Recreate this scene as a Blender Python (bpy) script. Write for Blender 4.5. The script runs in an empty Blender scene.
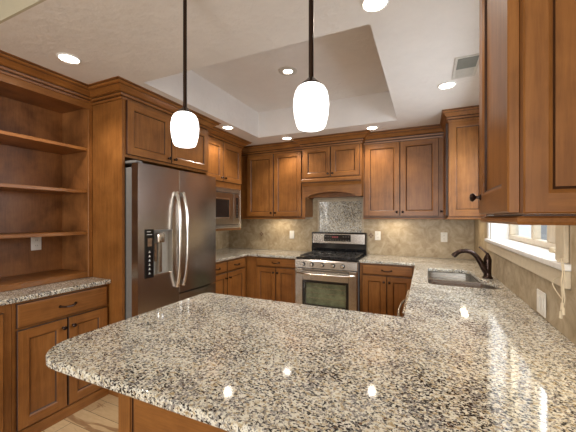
import bpy, bmesh, math, random
from mathutils import Vector, Matrix
random.seed(7)
C = bpy.context.scene.collection
PI = math.pi

# ------------------------------------------------------------------ camera, world, light, exposure
CAM_Z = 1.396
cam = bpy.data.cameras.new('camera'); camo = bpy.data.objects.new('camera', cam); C.objects.link(camo)
camo.location = (0, 0, CAM_Z); camo.rotation_euler = (PI/2, 0, 0.426)
cam.sensor_width = 36; cam.lens = 302.753/576*36; cam.shift_y = 2.03/576; cam.clip_start = 0.05
bpy.context.scene.camera = camo
sc = bpy.context.scene
sc.view_settings.view_transform = 'Standard'; sc.view_settings.look = 'None'
sc.view_settings.gamma = 1; sc.view_settings.use_curve_mapping = False
sc.view_settings.exposure = 0.06

world = bpy.data.worlds.new('sky'); sc.world = world; world.use_nodes = True
bg = world.node_tree.nodes['Background']; bg.inputs[0].default_value = (0.80, 0.90, 1.0, 1); bg.inputs[1].default_value = 1.7

def area(name, loc, rot, sx, sy, power, col):
    l = bpy.data.lights.new(name, 'AREA'); l.shape = 'RECTANGLE'; l.size = sx; l.size_y = sy
    l.energy = power; l.color = col
    o = bpy.data.objects.new(name, l); C.objects.link(o); o.location = loc; o.rotation_euler = rot
    return o
# fill light added at the unseen rear window, standing for daylight from behind
area('rear_fill', (-.55, -3.35, 1.50), (PI/2, 0, 0), 1.4, 1.6, 98, (1.0, 0.98, 0.95))
# daylight through the kitchen window
area('daylight_window', (0.80, 2.42, 1.84), (0, PI/2, 0), 0.60, 1.4, 26, (0.86, 0.93, 1.0))
CAN_W = 19.0
CAN_COL = (1.0, 0.87, 0.73)

# ------------------------------------------------------------------ materials
def newmat(name):
    m = bpy.data.materials.new(name); m.use_nodes = True
    nt = m.node_tree; b = nt.nodes['Principled BSDF']
    return m, nt, b
def N(nt, t, **k):
    n = nt.nodes.new(t)
    for a, v in k.items():
        if isinstance(a, str) and hasattr(n, a): setattr(n, a, v)
    return n
def noise(nt, vec, scale, detail=4, rough=0.55, dist=0.0):
    n = nt.nodes.new('ShaderNodeTexNoise'); n.inputs['Scale'].default_value = scale
    n.inputs['Detail'].default_value = detail; n.inputs['Roughness'].default_value = rough
    n.inputs['Distortion'].default_value = dist
    nt.links.new(vec, n.inputs['Vector']); return n.outputs['Fac']
def mapping(nt, scale=(1,1,1), rot=(0,0,0), loc=(0,0,0)):
    tc = nt.nodes.new('ShaderNodeTexCoord'); mp = nt.nodes.new('ShaderNodeMapping')
    mp.inputs['Scale'].default_value = scale; mp.inputs['Rotation'].default_value = rot; mp.inputs['Location'].default_value = loc
    nt.links.new(tc.outputs['Object'], mp.inputs['Vector']); return mp.outputs['Vector']
def ramp(nt, fac, stops, interp='LINEAR'):
    r = nt.nodes.new('ShaderNodeValToRGB'); cr = r.color_ramp; cr.interpolation = interp
    while len(cr.elements) < len(stops): cr.elements.new(0.5)
    for e, (p, c) in zip(cr.elements, stops):
        e.position = p; e.color = (c[0], c[1], c[2], 1) if hasattr(c, '__len__') else (c, c, c, 1)
    nt.links.new(fac, r.inputs['Fac']); return r.outputs['Color']
def mix(nt, fac, a, b, mode='MIX'):
    n = nt.nodes.new('ShaderNodeMix'); n.data_type = 'RGBA'; n.blend_type = mode
    def put(v, s):
        if hasattr(v, 'is_linked') or isinstance(v, bpy.types.NodeSocket): nt.links.new(v, s)
        elif hasattr(v, '__len__'): s.default_value = (v[0], v[1], v[2], 1)
        else: s.default_value = v
    put(fac, n.inputs[0]); put(a, n.inputs[6]); put(b, n.inputs[7])
    return n.outputs[2]
def bump(nt, b, h, strength, dist=0.01):
    n = nt.nodes.new('ShaderNodeBump'); n.inputs['Strength'].default_value = strength; n.inputs['Distance'].default_value = dist
    nt.links.new(h, n.inputs['Height']); nt.links.new(n.outputs['Normal'], b.inputs['Normal'])

def simple(name, col, rough=0.5, metal=0.0, spec=0.5, var=0.06, vs=30):
    m, nt, b = newmat(name)
    v = noise(nt, mapping(nt), vs, 3)
    c = ramp(nt, v, [(0.3, [x*(1-var) for x in col]), (0.7, [min(1, x*(1+var)) for x in col])])
    nt.links.new(c, b.inputs['Base Color'])
    b.inputs['Roughness'].default_value = rough; b.inputs['Metallic'].default_value = metal
    b.inputs['Specular IOR Level'].default_value = spec
    return m

def wood(name, dark, mid, light, axis='z', rough=0.36, blotch=1.0):
    m, nt, b = newmat(name)
    sc_ = {'z': (1, 1, 0.07), 'x': (0.07, 1, 1), 'y': (1, 0.07, 1)}[axis]
    v = mapping(nt, sc_)
    g = noise(nt, v, 42, 6, 0.6, 0.3)
    g2 = noise(nt, v, 160, 3, 0.6)
    bl = noise(nt, mapping(nt), 4.5, 4, 0.6, 0.4)
    c = ramp(nt, g, [(0.28, dark), (0.5, mid), (0.74, light)])
    c = mix(nt, 0.30*blotch+0.08, c, ramp(nt, bl, [(0.32, [x*0.55 for x in mid]), (0.68, [min(1, x*1.4) for x in light])]))
    c = mix(nt, 0.25, c, ramp(nt, g2, [(0.35, [x*0.8 for x in mid]), (0.65, light)]))
    nt.links.new(c, b.inputs['Base Color'])
    b.inputs['Roughness'].default_value = rough
    b.inputs['Specular IOR Level'].default_value = 0.40
    b.inputs['Coat Weight'].default_value = 0.06; b.inputs['Coat Roughness'].default_value = 0.25
    return m

M = {}
WD, WM, WL = (0.130, 0.042, 0.009), (0.222, 0.083, 0.019), (0.340, 0.146, 0.039)
M['wood'] = wood('stained_maple', WD, WM, WL, 'z')
M['woodx'] = wood('stained_maple_rail', WD, WM, WL, 'x')
M['woody'] = wood('stained_maple_side', WD, WM, WL, 'y')
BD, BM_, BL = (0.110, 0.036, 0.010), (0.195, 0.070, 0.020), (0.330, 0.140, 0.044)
M['woodshade'] = wood('stained_maple_shaded', BD, BM_, BL, 'z', 0.42, 2.0)  # darker maple copy, shade of the insides painted into its colour
M['glaze_gap'] = simple('dark_glaze_and_gap', (0.040, 0.013, 0.005), 0.4)  # bead glaze, also paints gap shade on door and drawer edges
M['ceiling'] = None

def granite():
    m, nt, b = newmat('speckled_granite')
    v = mapping(nt, (1.0, 1.5, 1.0), (0, 0, 0.45))
    v2 = mapping(nt, (1.25, 0.8, 1.0), (0, 0, 0.9), (3, 1, 0))
    big = noise(nt, v, 5, 4, 0.6, 0.6)
    n1 = noise(nt, v, 60, 5, 0.65, 0.2)
    base = ramp(nt, n1, [(0.30, (0.32, 0.23, 0.11)), (0.41, (0.54, 0.46, 0.31)), (0.50, (0.82, 0.81, 0.73)), (0.72, (0.74, 0.74, 0.70))])
    n2 = noise(nt, v2, 84, 4, 0.65, 0.2)
    bg2 = nt.nodes.new('ShaderNodeMath'); bg2.operation = 'MULTIPLY_ADD'
    nt.links.new(noise(nt, v2, 9, 4, 0.6, 0.4), bg2.inputs[0]); bg2.inputs[1].default_value = 0.35; nt.links.new(n2, bg2.inputs[2])
    gm = ramp(nt, bg2.outputs[0], [(0.700, 0), (0.765, .85)])
    base = mix(nt, gm, base, (0.23, 0.225, 0.235))
    n3 = noise(nt, v, 120, 3, 0.55, 0.1)
    bm = nt.nodes.new('ShaderNodeMath'); bm.operation = 'MULTIPLY_ADD'
    nt.links.new(big, bm.inputs[0]); bm.inputs[1].default_value = 0.22; nt.links.new(n3, bm.inputs[2])
    dm = ramp(nt, bm.outputs[0], [(0.652, 0), (0.678, 1)])
    base = mix(nt, dm, base, (0.022, 0.020, 0.022))
    n4 = noise(nt, v2, 100, 3, 0.5, 0.1)
    rm = ramp(nt, n4, [(0.645, 0), (0.69, 1)])
    base = mix(nt, rm, base, (0.16, 0.085, 0.045))
    wv = nt.nodes.new('ShaderNodeTexVoronoi'); wv.inputs['Scale'].default_value = 95
    nt.links.new(v, wv.inputs['Vector'])
    wm_ = ramp(nt, wv.outputs['Distance'], [(0.12, 1), (0.2, 0)])
    base = mix(nt, wm_, base, (0.88, 0.86, 0.80))
    nt.links.new(base, b.inputs['Base Color'])
    b.inputs['Roughness'].default_value = 0.06; b.inputs['Specular IOR Level'].default_value = 0.5
    return m
M['granite'] = granite()

def plaster(name, col, bumpy=0.25):
    m, nt, b = newmat(name)
    v = mapping(nt)
    c = ramp(nt, noise(nt, v, 6, 5), [(0.3, [x*0.97 for x in col]), (0.7, [min(1, x*1.03) for x in col])])
    nt.links.new(c, b.inputs['Base Color']); b.inputs['Roughness'].default_value = 0.85
    bump(nt, b, noise(nt, v, 22, 5, 0.6), bumpy, 0.01)
    return m
M['ceiling'] = plaster('ceiling_paint', (0.76, 0.725, 0.70), 0.6)
M['wall'] = plaster('wall_paint', (0.60, 0.52, 0.40))
M['cream'] = plaster('header_paint', (0.50, 0.46, 0.35))

def tile(name, axes, size=0.15, diag=True):
    m, nt, b = newmat(name)
    tc = nt.nodes.new('ShaderNodeTexCoord'); sp = nt.nodes.new('ShaderNodeSeparateXYZ'); cb = nt.nodes.new('ShaderNodeCombineXYZ')
    nt.links.new(tc.outputs['Object'], sp.inputs[0])
    nt.links.new(sp.outputs[axes[0]], cb.inputs[0]); nt.links.new(sp.outputs[axes[1]], cb.inputs[1])
    mp = nt.nodes.new('ShaderNodeMapping'); mp.inputs['Rotation'].default_value = (0, 0, PI/4 if diag else 0)
    nt.links.new(cb.outputs[0], mp.inputs['Vector'])
    br = nt.nodes.new('ShaderNodeTexBrick'); br.offset = 0.0; br.inputs['Scale'].default_value = 1.0
    br.inputs['Brick Width'].default_value = size; br.inputs['Row Height'].default_value = size
    br.inputs['Mortar Size'].default_value = 0.0022; br.inputs['Mortar Smooth'].default_value = 0.3
    br.inputs['Color1'].default_value = (0.38, 0.29, 0.175, 1); br.inputs['Color2'].default_value = (0.48, 0.39, 0.26, 1)
    br.inputs['Mortar'].default_value = (0.36, 0.29, 0.20, 1)
    nt.links.new(mp.outputs[0], br.inputs['Vector'])
    cl = noise(nt, tc.outputs['Object'], 9, 6, 0.65, 1.2)
    c = mix(nt, 0.7, br.outputs['Color'], ramp(nt, cl, [(0.3, (0.24, 0.165, 0.085)), (0.5, (0.42, 0.33, 0.21)), (0.72, (0.62, 0.54, 0.40))]))
    nt.links.new(c, b.inputs['Base Color']); b.inputs['Roughness'].default_value = 0.42
    bump(nt, b, br.outputs['Fac'], -0.25, 0.003)
    return m
M['tile_back'] = tile('travertine_back', (0, 2))
M['tile_side'] = tile('travertine_side', (1, 2))
M['tile_small'] = tile('travertine_small', (1, 2), 0.075, False)
M['tileborder'] = simple('travertine_border', (0.52, 0.44, 0.32), 0.45, var=0.15, vs=25)
M['accent'] = simple('accent_mosaic', (0.20, 0.12, 0.07), 0.35, var=0.5, vs=60)

def planks():
    m, nt, b = newmat('hickory_planks')
    tc = nt.nodes.new('ShaderNodeTexCoord')
    br = nt.nodes.new('ShaderNodeTexBrick'); br.offset = 0.37; br.inputs['Scale'].default_value = 1.0
    br.inputs['Brick Width'].default_value = 1.1; br.inputs['Row Height'].default_value = 0.127
    br.inputs['Mortar Size'].default_value = 0.0022
    br.inputs['Color1'].default_value = (0.52, 0.36, 0.19, 1); br.inputs['Color2'].default_value = (0.78, 0.60, 0.36, 1)
    br.inputs['Mortar'].default_value = (0.12, 0.07, 0.035, 1)
    nt.links.new(tc.outputs['Object'], br.inputs['Vector'])
    v = mapping(nt, (0.22, 1, 1))
    g = noise(nt, v, 9, 4, 0.5, 1.8)
    c = mix(nt, ramp(nt, g, [(0.53, 0), (0.57, 0.9)]), br.outputs['Color'], (0.30, 0.15, 0.06))
    c = mix(nt, 0.2, c, ramp(nt, noise(nt, v, 70, 3), [(0.3, (0.36, 0.22, 0.11)), (0.7, (0.80, 0.64, 0.44))]))
    nt.links.new(c, b.inputs['Base Color']); b.inputs['Roughness'].default_value = 0.3
    return m
M['floor'] = planks()

def steel(name, col=(0.52, 0.485, 0.45), rough=0.24, axis='z'):
    m, nt, b = newmat(name)
    v = mapping(nt, {'z': (25, 25, .3), 'x': (.3, 25, 25)}[axis])
    n = noise(nt, v, 9, 3)
    r = nt.nodes.new('ShaderNodeMapRange'); r.inputs[3].default_value = rough-0.01; r.inputs[4].default_value = rough+0.02
    nt.links.new(n, r.inputs[0]); nt.links.new(r.outputs[0], b.inputs['Roughness'])
    nt.links.new(ramp(nt, n, [(0.3, [x*0.985 for x in col]), (0.7, [min(1, x*1.015) for x in col])]), b.inputs['Base Color'])
    b.inputs['Metallic'].default_value = 1
    return m
M['steel'] = steel('brushed_steel')
M['steelx'] = steel('brushed_steel_horizontal', (0.50, 0.475, 0.445), 0.25, 'x')
M['sinksteel'] = steel('sink_steel', (0.60, 0.58, 0.55), 0.27, 'x')
M['mwsteel'] = steel('microwave_steel', (0.36, 0.31, 0.25), 0.3, 'x')
M['handle'] = simple('satin_steel', (0.72, 0.69, 0.65), 0.22, 1.0)
M['greyplastic'] = simple('grey_plastic', (0.20, 0.20, 0.20), 0.4)
M['black'] = simple('black_gloss', (0.012, 0.012, 0.013), 0.12)
M['iron'] = simple('cast_iron', (0.035, 0.033, 0.032), 0.28)
M['bronze'] = simple('oil_rubbed_bronze', (0.045, 0.026, 0.020), 0.25, 0.75)
M['white'] = simple('white_plastic', (0.85, 0.83, 0.78), 0.4)
M['whitetrim'] = simple('white_window_paint', (0.84, 0.84, 0.83), 0.35)
M['vinyl'] = simple('window_vinyl', (0.66, 0.57, 0.43), 0.4)
M['recess'] = simple('recess_grey', (0.42, 0.40, 0.36), 0.3)
M['slot'] = simple('outlet_slot', (0.12, 0.10, 0.08), 0.5)
M['cord'] = simple('beige_cord', (0.72, 0.63, 0.47), 0.7)
M['ventmetal'] = simple('vent_enamel', (0.60, 0.58, 0.54), 0.5)
M['ventdark'] = simple('vent_grille', (0.20, 0.21, 0.19), 0.6)
M['print'] = simple('pale_print', (0.75, 0.75, 0.72), 0.4)
M['siding'] = simple('white_siding', (0.75, 0.77, 0.80), 0.6)
M['ground'] = simple('pale_gravel', (0.42, 0.40, 0.36), 0.9, var=0.2)
M['ovenglass'] = simple('oven_interior', (0.20, 0.26, 0.16), 0.25, 0, 0.6, .5, 8)

def emis(name, col, s, base=(0.9, 0.9, 0.9)):
    m, nt, b = newmat(name)
    v = noise(nt, mapping(nt), 20, 2)
    nt.links.new(ramp(nt, v, [(0, [x*0.98 for x in base]), (1, base)]), b.inputs['Base Color'])
    b.inputs['Emission Color'].default_value = (*col, 1); b.inputs['Emission Strength'].default_value = s
    return m
M['lens'] = emis('lamp_lens', (1.0, 0.88, 0.72), 14)
M['shade'] = emis('opal_glass', (1.0, 0.97, 0.93), 2.6)
M['strip'] = emis('strip_diffuser', (1.0, 0.86, 0.66), 4)
M['red'] = emis('red_digits', (1.0, 0.25, 0.25), 0.10, (0.2, 0.03, 0.03))
def glass():
    m, nt, b = newmat('window_glass')
    out = nt.nodes['Material Output']
    t = nt.nodes.new('ShaderNodeBsdfTransparent'); g = nt.nodes.new('ShaderNodeBsdfGlossy'); g.inputs['Roughness'].default_value = 0.02
    lw = nt.nodes.new('ShaderNodeLayerWeight'); pw = nt.nodes.new('ShaderNodeMath'); pw.operation = 'POWER'; pw.inputs[1].default_value = 5
    nt.links.new(lw.outputs['Facing'], pw.inputs[0]); fr = nt.nodes.new('ShaderNodeMath'); fr.operation = 'MULTIPLY_ADD'
    nt.links.new(pw.outputs[0], fr.inputs[0]); fr.inputs[1].default_value = 0.5; fr.inputs[2].default_value = 0.03
    mx = nt.nodes.new('ShaderNodeMixShader'); nt.links.new(fr.outputs[0], mx.inputs[0])
    nt.links.new(t.outputs[0], mx.inputs[1]); nt.links.new(g.outputs[0], mx.inputs[2]); nt.links.new(mx.outputs[0], out.inputs[0])
    return m
M['glass'] = glass()

# ------------------------------------------------------------------ mesh helpers
class MB:
    def __init__(s): s.bm = bmesh.new(); s.mats = []; s.smooth = False
    def mi(s, m):
        if m not in s.mats: s.mats.append(m)
        return s.mats.index(m)
    def face(s, vs, m):
        try: f = s.bm.faces.new(vs)
        except ValueError: return None
        f.material_index = s.mi(m); return f
    def box(s, x0, x1, y0, y1, z0, z1, m='wood', bev=0.0, seg=1):
        if x0 > x1: x0, x1 = x1, x0
        if y0 > y1: y0, y1 = y1, y0
        if z0 > z1: z0, z1 = z1, z0
        r = bmesh.ops.create_cube(s.bm, size=1)
        for v in r['verts']:
            v.co = Vector(((v.co.x+.5)*(x1-x0)+x0, (v.co.y+.5)*(y1-y0)+y0, (v.co.z+.5)*(z1-z0)+z0))
        fs = {f for v in r['verts'] for f in v.link_faces}
        k = s.mi(m)
        for f in fs: f.material_index = k
        if bev > 0:
            es = list({e for f in fs for e in f.edges})
            o = bmesh.ops.bevel(s.bm, geom=es, offset=bev, segments=seg, affect='EDGES', profile=0.5)
            for f in o['faces']: f.material_index = k
        return s
    def lathe(s, prof, origin=(0,0,0), axis='z', m='white', seg=20):
        o = Vector(origin); rings = []
        for r, h in prof:
            ring = []
            for k in range(seg):
                a = 2*PI*k/seg; c, d = r*math.cos(a), r*math.sin(a)
                p = {'z': (c, d, h), 'y': (c, h, -d), '-y': (c, -h, d), 'x': (h, c, d), '-x': (-h, -c, d)}[axis]
                ring.append(s.bm.verts.new(o+Vector(p)))
            rings.append(ring)
        for a, b in zip(rings, rings[1:]):
            for k in range(seg): s.face([a[k], a[(k+1) % seg], b[(k+1) % seg], b[k]], m)
        s.face(list(reversed(rings[0])), m); s.face(rings[-1], m)
        s.smooth = True; return s
    def tube(s, pts, r, m='bronze', seg=10, up=(0,0,1)):
        pts = [Vector(p) for p in pts]; n = len(pts); rs = r if hasattr(r, '__len__') else [r]*n
        rings = []
        prev = None
        for i, p in enumerate(pts):
            t = (pts[min(i+1, n-1)]-pts[max(i-1, 0)]).normalized()
            if prev is None:
                u = Vector(up); 
                if abs(t.dot(u)) > 0.95: u = Vector((1, 0, 0))
                a = t.cross(u).normalized()
            else: a = (prev-t*prev.dot(t)).normalized()
            prev = a; b_ = t.cross(a)
            rings.append([s.bm.verts.new(p+(a*math.cos(2*PI*k/seg)+b_*math.sin(2*PI*k/seg))*rs[i]) for k in range(seg)])
        for a, b in zip(rings, rings[1:]):
            for k in range(seg): s.face([a[k], a[(k+1) % seg], b[(k+1) % seg], b[k]], m)
        s.face(list(reversed(rings[0])), m); s.face(rings[-1], m)
        s.smooth = True; return s
    def prism(s, poly, h0, h1, m, plane='xz', side=None):
        """polygon in a plane, extruded along the remaining axis from h0 to h1"""
        def P(p, h): return {'xz': (p[0], h, p[1]), 'xy': (p[0], p[1], h), 'yz': (h, p[0], p[1])}[plane]
        a = [s.bm.verts.new(P(p, h0)) for p in poly]; b = [s.bm.verts.new(P(p, h1)) for p in poly]
        n = len(poly); s.face(a, m); s.face(list(reversed(b)), m)
        for k in range(n): s.face([a[k], b[k], b[(k+1) % n], a[(k+1) % n]], side or m)
        return s
    def build(s, name, parent=None, loc=None, rot=None, sm=None):
        bmesh.ops.recalc_face_normals(s.bm, faces=s.bm.faces)
        me = bpy.data.meshes.new(name)
        for m in s.mats: me.materials.append(M[m])
        s.bm.to_mesh(me); s.bm.free()
        if s.smooth or sm:
            for p in me.polygons: p.use_smooth = True
            me.set_sharp_from_angle(angle=math.radians(38))
        o = bpy.data.objects.new(name, me); C.objects.link(o)
        if parent: o.parent = parent
        if loc: o.location = loc
        if rot: o.rotation_euler = rot
        return o

def tag(o, label, cat, group=None, kind=None):
    if label: o['label'] = label
    if cat: o['category'] = cat
    if group: o['group'] = group
    if kind: o['kind'] = kind
    return o
def thing(name, label, cat, loc=(0,0,0), rz=0, group=None):
    o = bpy.data.objects.new(name, None); o.empty_display_size = 0.05; C.objects.link(o)
    o.location = loc; o.rotation_euler = (0, 0, rz); return tag(o, label, cat, group)
def struct(name, mb, loc=None):
    o = mb.build(name, loc=loc); o['kind'] = 'structure'; return o
def dup(o, parent=None):
    c = o.copy(); C.objects.link(c)
    if parent: c.parent = parent
    for ch in list(o.children): dup(ch, c)
    return c

def curve_mesh(name, polys, z0, z1, m, bev=0.004, parent=None):
    """a slab from flat outlines (holes allowed) with rounded edges"""
    cu = bpy.data.curves.new(name, 'CURVE'); cu.dimensions = '2D'; cu.fill_mode = 'BOTH'
    for poly in polys:
        sp = cu.splines.new('POLY'); sp.points.add(len(poly)-1)
        for p, q in zip(sp.points, poly): p.co = (q[0], q[1], 0, 1)
        sp.use_cyclic_u = True
    cu.extrude = (z1-z0)/2-bev; cu.bevel_depth = bev; cu.bevel_resolution = 3; cu.offset = -bev
    t = bpy.data.objects.new('tmp', cu); C.objects.link(t)
    bpy.context.view_layer.update()
    me = bpy.data.meshes.new_from_object(t.evaluated_get(bpy.context.evaluated_depsgraph_get()))
    bpy.data.objects.remove(t); bpy.data.curves.remove(cu)
    me.name = name; me.materials.clear(); me.materials.append(M[m])
    for v in me.vertices: v.co.z += (z0+z1)/2
    for p in me.polygons: p.use_smooth = True
    me.set_sharp_from_angle(angle=math.radians(50))
    o = bpy.data.objects.new(name, me); C.objects.link(o)
    if parent: o.parent = parent
    return o
def text_mesh(name, body, size, m, parent, loc, rot, thick=0.0004):
    cu = bpy.data.curves.new(name, 'FONT'); cu.body = body; cu.size = size; cu.extrude = thick; cu.align_x = 'CENTER'; cu.align_y = 'CENTER'
    t = bpy.data.objects.new('tmp', cu); C.objects.link(t); bpy.context.view_layer.update()
    me = bpy.data.meshes.new_from_object(t.evaluated_get(bpy.context.evaluated_depsgraph_get()))
    bpy.data.objects.remove(t); me.materials.clear(); me.materials.append(M[m])
    o = bpy.data.objects.new(name, me); C.objects.link(o); o.parent = parent; o.location = loc; o.rotation_euler = rot
    return o
def fillet(pts, rad, n=6):
    out = []; L = len(pts)
    for i in range(L):
        p, q, r = Vector(pts[i-1]), Vector(pts[i]), Vector(pts[(i+1) % L])
        rr = rad[i] if hasattr(rad, '__len__') else rad
        if rr <= 0: out.append(tuple(q)); continue
        a = (p-q).normalized(); b = (r-q).normalized()
        ang = a.angle(b); d = rr/math.tan(ang/2)
        d = min(d, (p-q).length*.49, (r-q).length*.49); rr2 = d*math.tan(ang/2)
        c = q+(a+b).normalized()*(rr2/math.sin(ang/2))
        s, e = q+a*d, q+b*d
        a0 = math.atan2(s.y-c.y, s.x-c.x); a1 = math.atan2(e.y-c.y, e.x-c.x)
        while a1-a0 > PI: a1 -= 2*PI
        while a1-a0 < -PI: a1 += 2*PI
        for k in range(n+1):
            t = a0+(a1-a0)*k/n; out.append((c.x+rr2*math.cos(t), c.y+rr2*math.sin(t)))
    return out

# ------------------------------------------------------------------ the room
XL, XR, YB, CZ = -2.93, 0.526, 4.108, 2.424
YH = 0.83            # where the kitchen's lower ceiling begins
YN = -3.5
TX0, TX1, TY0, TY1, TZ = -1.945, -0.267, 1.639, 3.373, 2.746
struct('floor', MB().box(XL-.15, XR+.15, YN-.15, YB+.15, -.06, 0, 'floor'))
cl = MB()
cl.box(XL-.15, TX0, YH, YB+.15, CZ, 2.95, 'ceiling').box(TX1, XR+.15, YH, YB+.15, CZ, 2.95, 'ceiling')
cl.box(TX0, TX1, YH, TY0, CZ, 2.95, 'ceiling').box(TX0, TX1, TY1, YB+.15, CZ, 2.95, 'ceiling')
cl.box(TX0, TX1, TY0, TY1, TZ, 2.95, 'ceiling').box(XL-.15, XR+.15, YN-.15, YH, 2.80, 2.95, 'cream')
cl.box(XL-.15, XR+.15, YH-.012, YH, CZ, 2.80, 'cream')
struct('ceiling', cl)
struct('wall_left', MB().box(XL-.15, XL, YN-.15, YB+.15, 0, 2.95, 'wall'))
struct('wall_back', MB().box(XL, XR, YB, YB+.15, 0, CZ, 'wall'))
WY0, WY1, WZ0, WZ1 = 1.66, 3.17, 1.200, 2.10     # kitchen window opening
w = MB()
w.box(XR, XR+.20, YN-.15, WY0, 0, 2.95, 'wall').box(XR, XR+.20, WY1, YB+.15, 0, 2.95, 'wall')
w.box(XR, XR+.20, WY0, WY1, 0, WZ0, 'wall').box(XR, XR+.20, WY0, WY1, WZ1, 2.95, 'wall')
struct('wall_right', w)
w = MB()
w.box(XL, -1.30, YN-.15, YN, 0, 2.95, 'wall').box(.25, XR, YN-.15, YN, 0, 2.95, 'wall')
w.box(-1.30, .25, YN-.15, YN, 0, .55, 'wall').box(-1.30, .25, YN-.15, YN, 2.35, 2.95, 'wall')
struct('wall_rear', w)
rw = MB()
for x in (-1.30, -0.55, .20): rw.box(x, x+.05, YN-.12, YN-.06, .55, 2.35, 'whitetrim')
rw.box(-1.25, .20, YN-.12, YN-.06, .55, .60, 'whitetrim').box(-1.25, .20, YN-.12, YN-.06, 2.30, 2.35, 'whitetrim')
r_ = struct('window_2', rw)  # unseen rear window, sized and placed to suit the fill light

# kitchen window
wn = bpy.data.objects.new('window_1', None); C.objects.link(wn); wn['kind'] = 'structure'
f = MB()
fx0, fx1 = .655, .70
f.box(fx0, fx1, WY0, WY1, WZ0+.015, WZ0+.055, 'vinyl', .004).box(fx0, fx1, WY0, WY1, WZ1-.05, WZ1, 'vinyl', .004)
for a, b in ((WY0, WY0+.05), (2.14, 2.27), (2.525, 2.565), (WY1-.05, WY1)):
    f.box(fx0, fx1, a, b, WZ0+.055, WZ1-.05, 'vinyl', .004)
f.build('window_frame', wn)
MB().box(.676, .680, WY0+.05, WY1-.05, WZ0+.055, WZ1-.05, 'glass').build('window_pane', wn)
MB().box(.486, .70, WY0-.13, WY1+.06, WZ0-.013, WZ0+.013, 'whitetrim', .006, 2).build('window_sill', wn)
MB().box(.500, XR-.001, WY0-.12, WY1+.05, WZ0-.085, WZ0-.015, 'vinyl', .004).build('window_apron', wn)
j = MB()
j.box(XR+.001, .66, WY1-.012, WY1, WZ0+.015, WZ1, 'whitetrim').box(XR+.001, .66, WY0, WY0+.012, WZ0+.015, WZ1, 'whitetrim')
j.box(XR+.001, .66, WY0, WY1, WZ1-.012, WZ1, 'whitetrim')
j.build('window_reveal', wn)
cs = MB()
cs.box(.507, XR-.001, WY0-.095, WY0+.0, WZ0+.015, WZ1+.07, 'vinyl', .004).box(.507, XR-.001, WY1, WY1+.07, WZ0+.015, WZ1+.07, 'whitetrim', .004)
cs.box(.507, XR-.001, WY0, WY1, WZ1, WZ1+.07, 'whitetrim', .004)
cs.build('window_casing', wn)

# outside the window
nb = thing('neighbouring_house', 'white sided house wall seen through the kitchen window', 'house', (3.4, 8.0, 0))
b = MB()
for k in range(26): b.prism([(0, k*.115), (0, k*.115+.115), (-.006, k*.115+.115), (-.018, k*.115)], -9, 12, 'siding', 'xz')
b.box(0, .3, -9, 12, 0, 3.0, 'siding'); b.build('siding_wall', nb)
MB().box(-.035, -.022, 2.4, 4.3, .55, 2.0, 'greyplastic').build('dark_window_pane', nb)
b = MB().box(-.05, -.02, 2.3, 2.4, .45, 2.1, 'siding').box(-.05, -.02, 4.3, 4.4, .45, 2.1, 'siding').box(-.05, -.02, 2.4, 4.3, 2.0, 2.1, 'siding').box(-.05, -.02, 2.4, 4.3, .45, .55, 'siding').box(-.05, -.036, 3.3, 3.4, .55, 2.0, 'siding')
b.build('window_trim', nb)
g = MB().box(XR+.2, 12, -4, 24, -.3, -.25, 'ground').build('yard_ground'); g['kind'] = 'structure'

# ------------------------------------------------------------------ tile splashbacks
t = MB(); T = .010
t.box(XL+.001, -1.47, YB-T, YB-.001, .916, 1.384, 'tile_back').box(-.70, XR-T-.001, YB-T, YB-.001, .916, 1.384, 'tile_back')
t.box(-1.469, -.701, YB-T, YB-.001, .916, 1.664, 'tile_back')
t = t.build('tile_backsplash'); tag(t, 'travertine tile splashback along the back wall behind the stove', 'backsplash')
fr = MB()
X0, X1, Z0, Z1 = -1.365, -.774, 1.20, 1.625
fr.box(X0-.03, X0, YB-T-.010, YB-T-.001, Z0, Z1, 'tileborder', .003).box(X1, X1+.03, YB-T-.010, YB-T-.001, Z0, Z1, 'tileborder', .003)
fr.box(X0-.03, X1+.03, YB-T-.010, YB-T-.001, Z1, Z1+.03, 'tileborder', .003)
gp = thing('granite_splash_panel', 'square of speckled granite framed in tile on the wall above the stove', 'panel', (0, 0, 0))
fr.build('tile_border', gp)
MB().box(X0+.001, X1-.001, YB-T-.007, YB-T-.001, Z0, Z1-.001, 'granite').build('granite_slab', gp)
t = MB().box(XL+.001, XL+T, 2.72, YB-T-.001, .916, 1.229, 'tile_small').build('tile_backsplash')
tag(t, 'small square tile splashback beneath the microwave', 'backsplash')
t = MB()
t.box(XR-T, XR-.001, .45, WY0-.135, .916, 1.384, 'tile_side').box(XR-T, XR-.001, WY1+.12, YB-T-.001, .916, 1.384, 'tile_side')
t.box(XR-T, XR-.001, WY0-.135, WY1+.12, .916, WZ0-.087, 'tile_side')
t = t.build('tile_backsplash'); tag(t, 'travertine tile splashback under the window on the right wall', 'backsplash')
def accent(loc, side, label):
    a = MB()
    for i in (-1, 1):
        for k in (-1, 1):
            a.box(i*.014-.011, i*.014+.011, -.003, .0, k*.014-.011, k*.014+.011, 'accent')
    o = a.build('accent_tile', loc=loc, rot=(0, PI/4, 0)); tag(o, label, 'tile', 'dark accent tiles in the splashback')
accent((-2.31, YB-T-.001, 1.15), 0, 'dark mosaic accent tile left of the white switch plate beside the stove')
accent((-.655, YB-T-.001, 1.165), 0, 'dark mosaic accent tile between stove and the outlet on its right')

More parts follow.
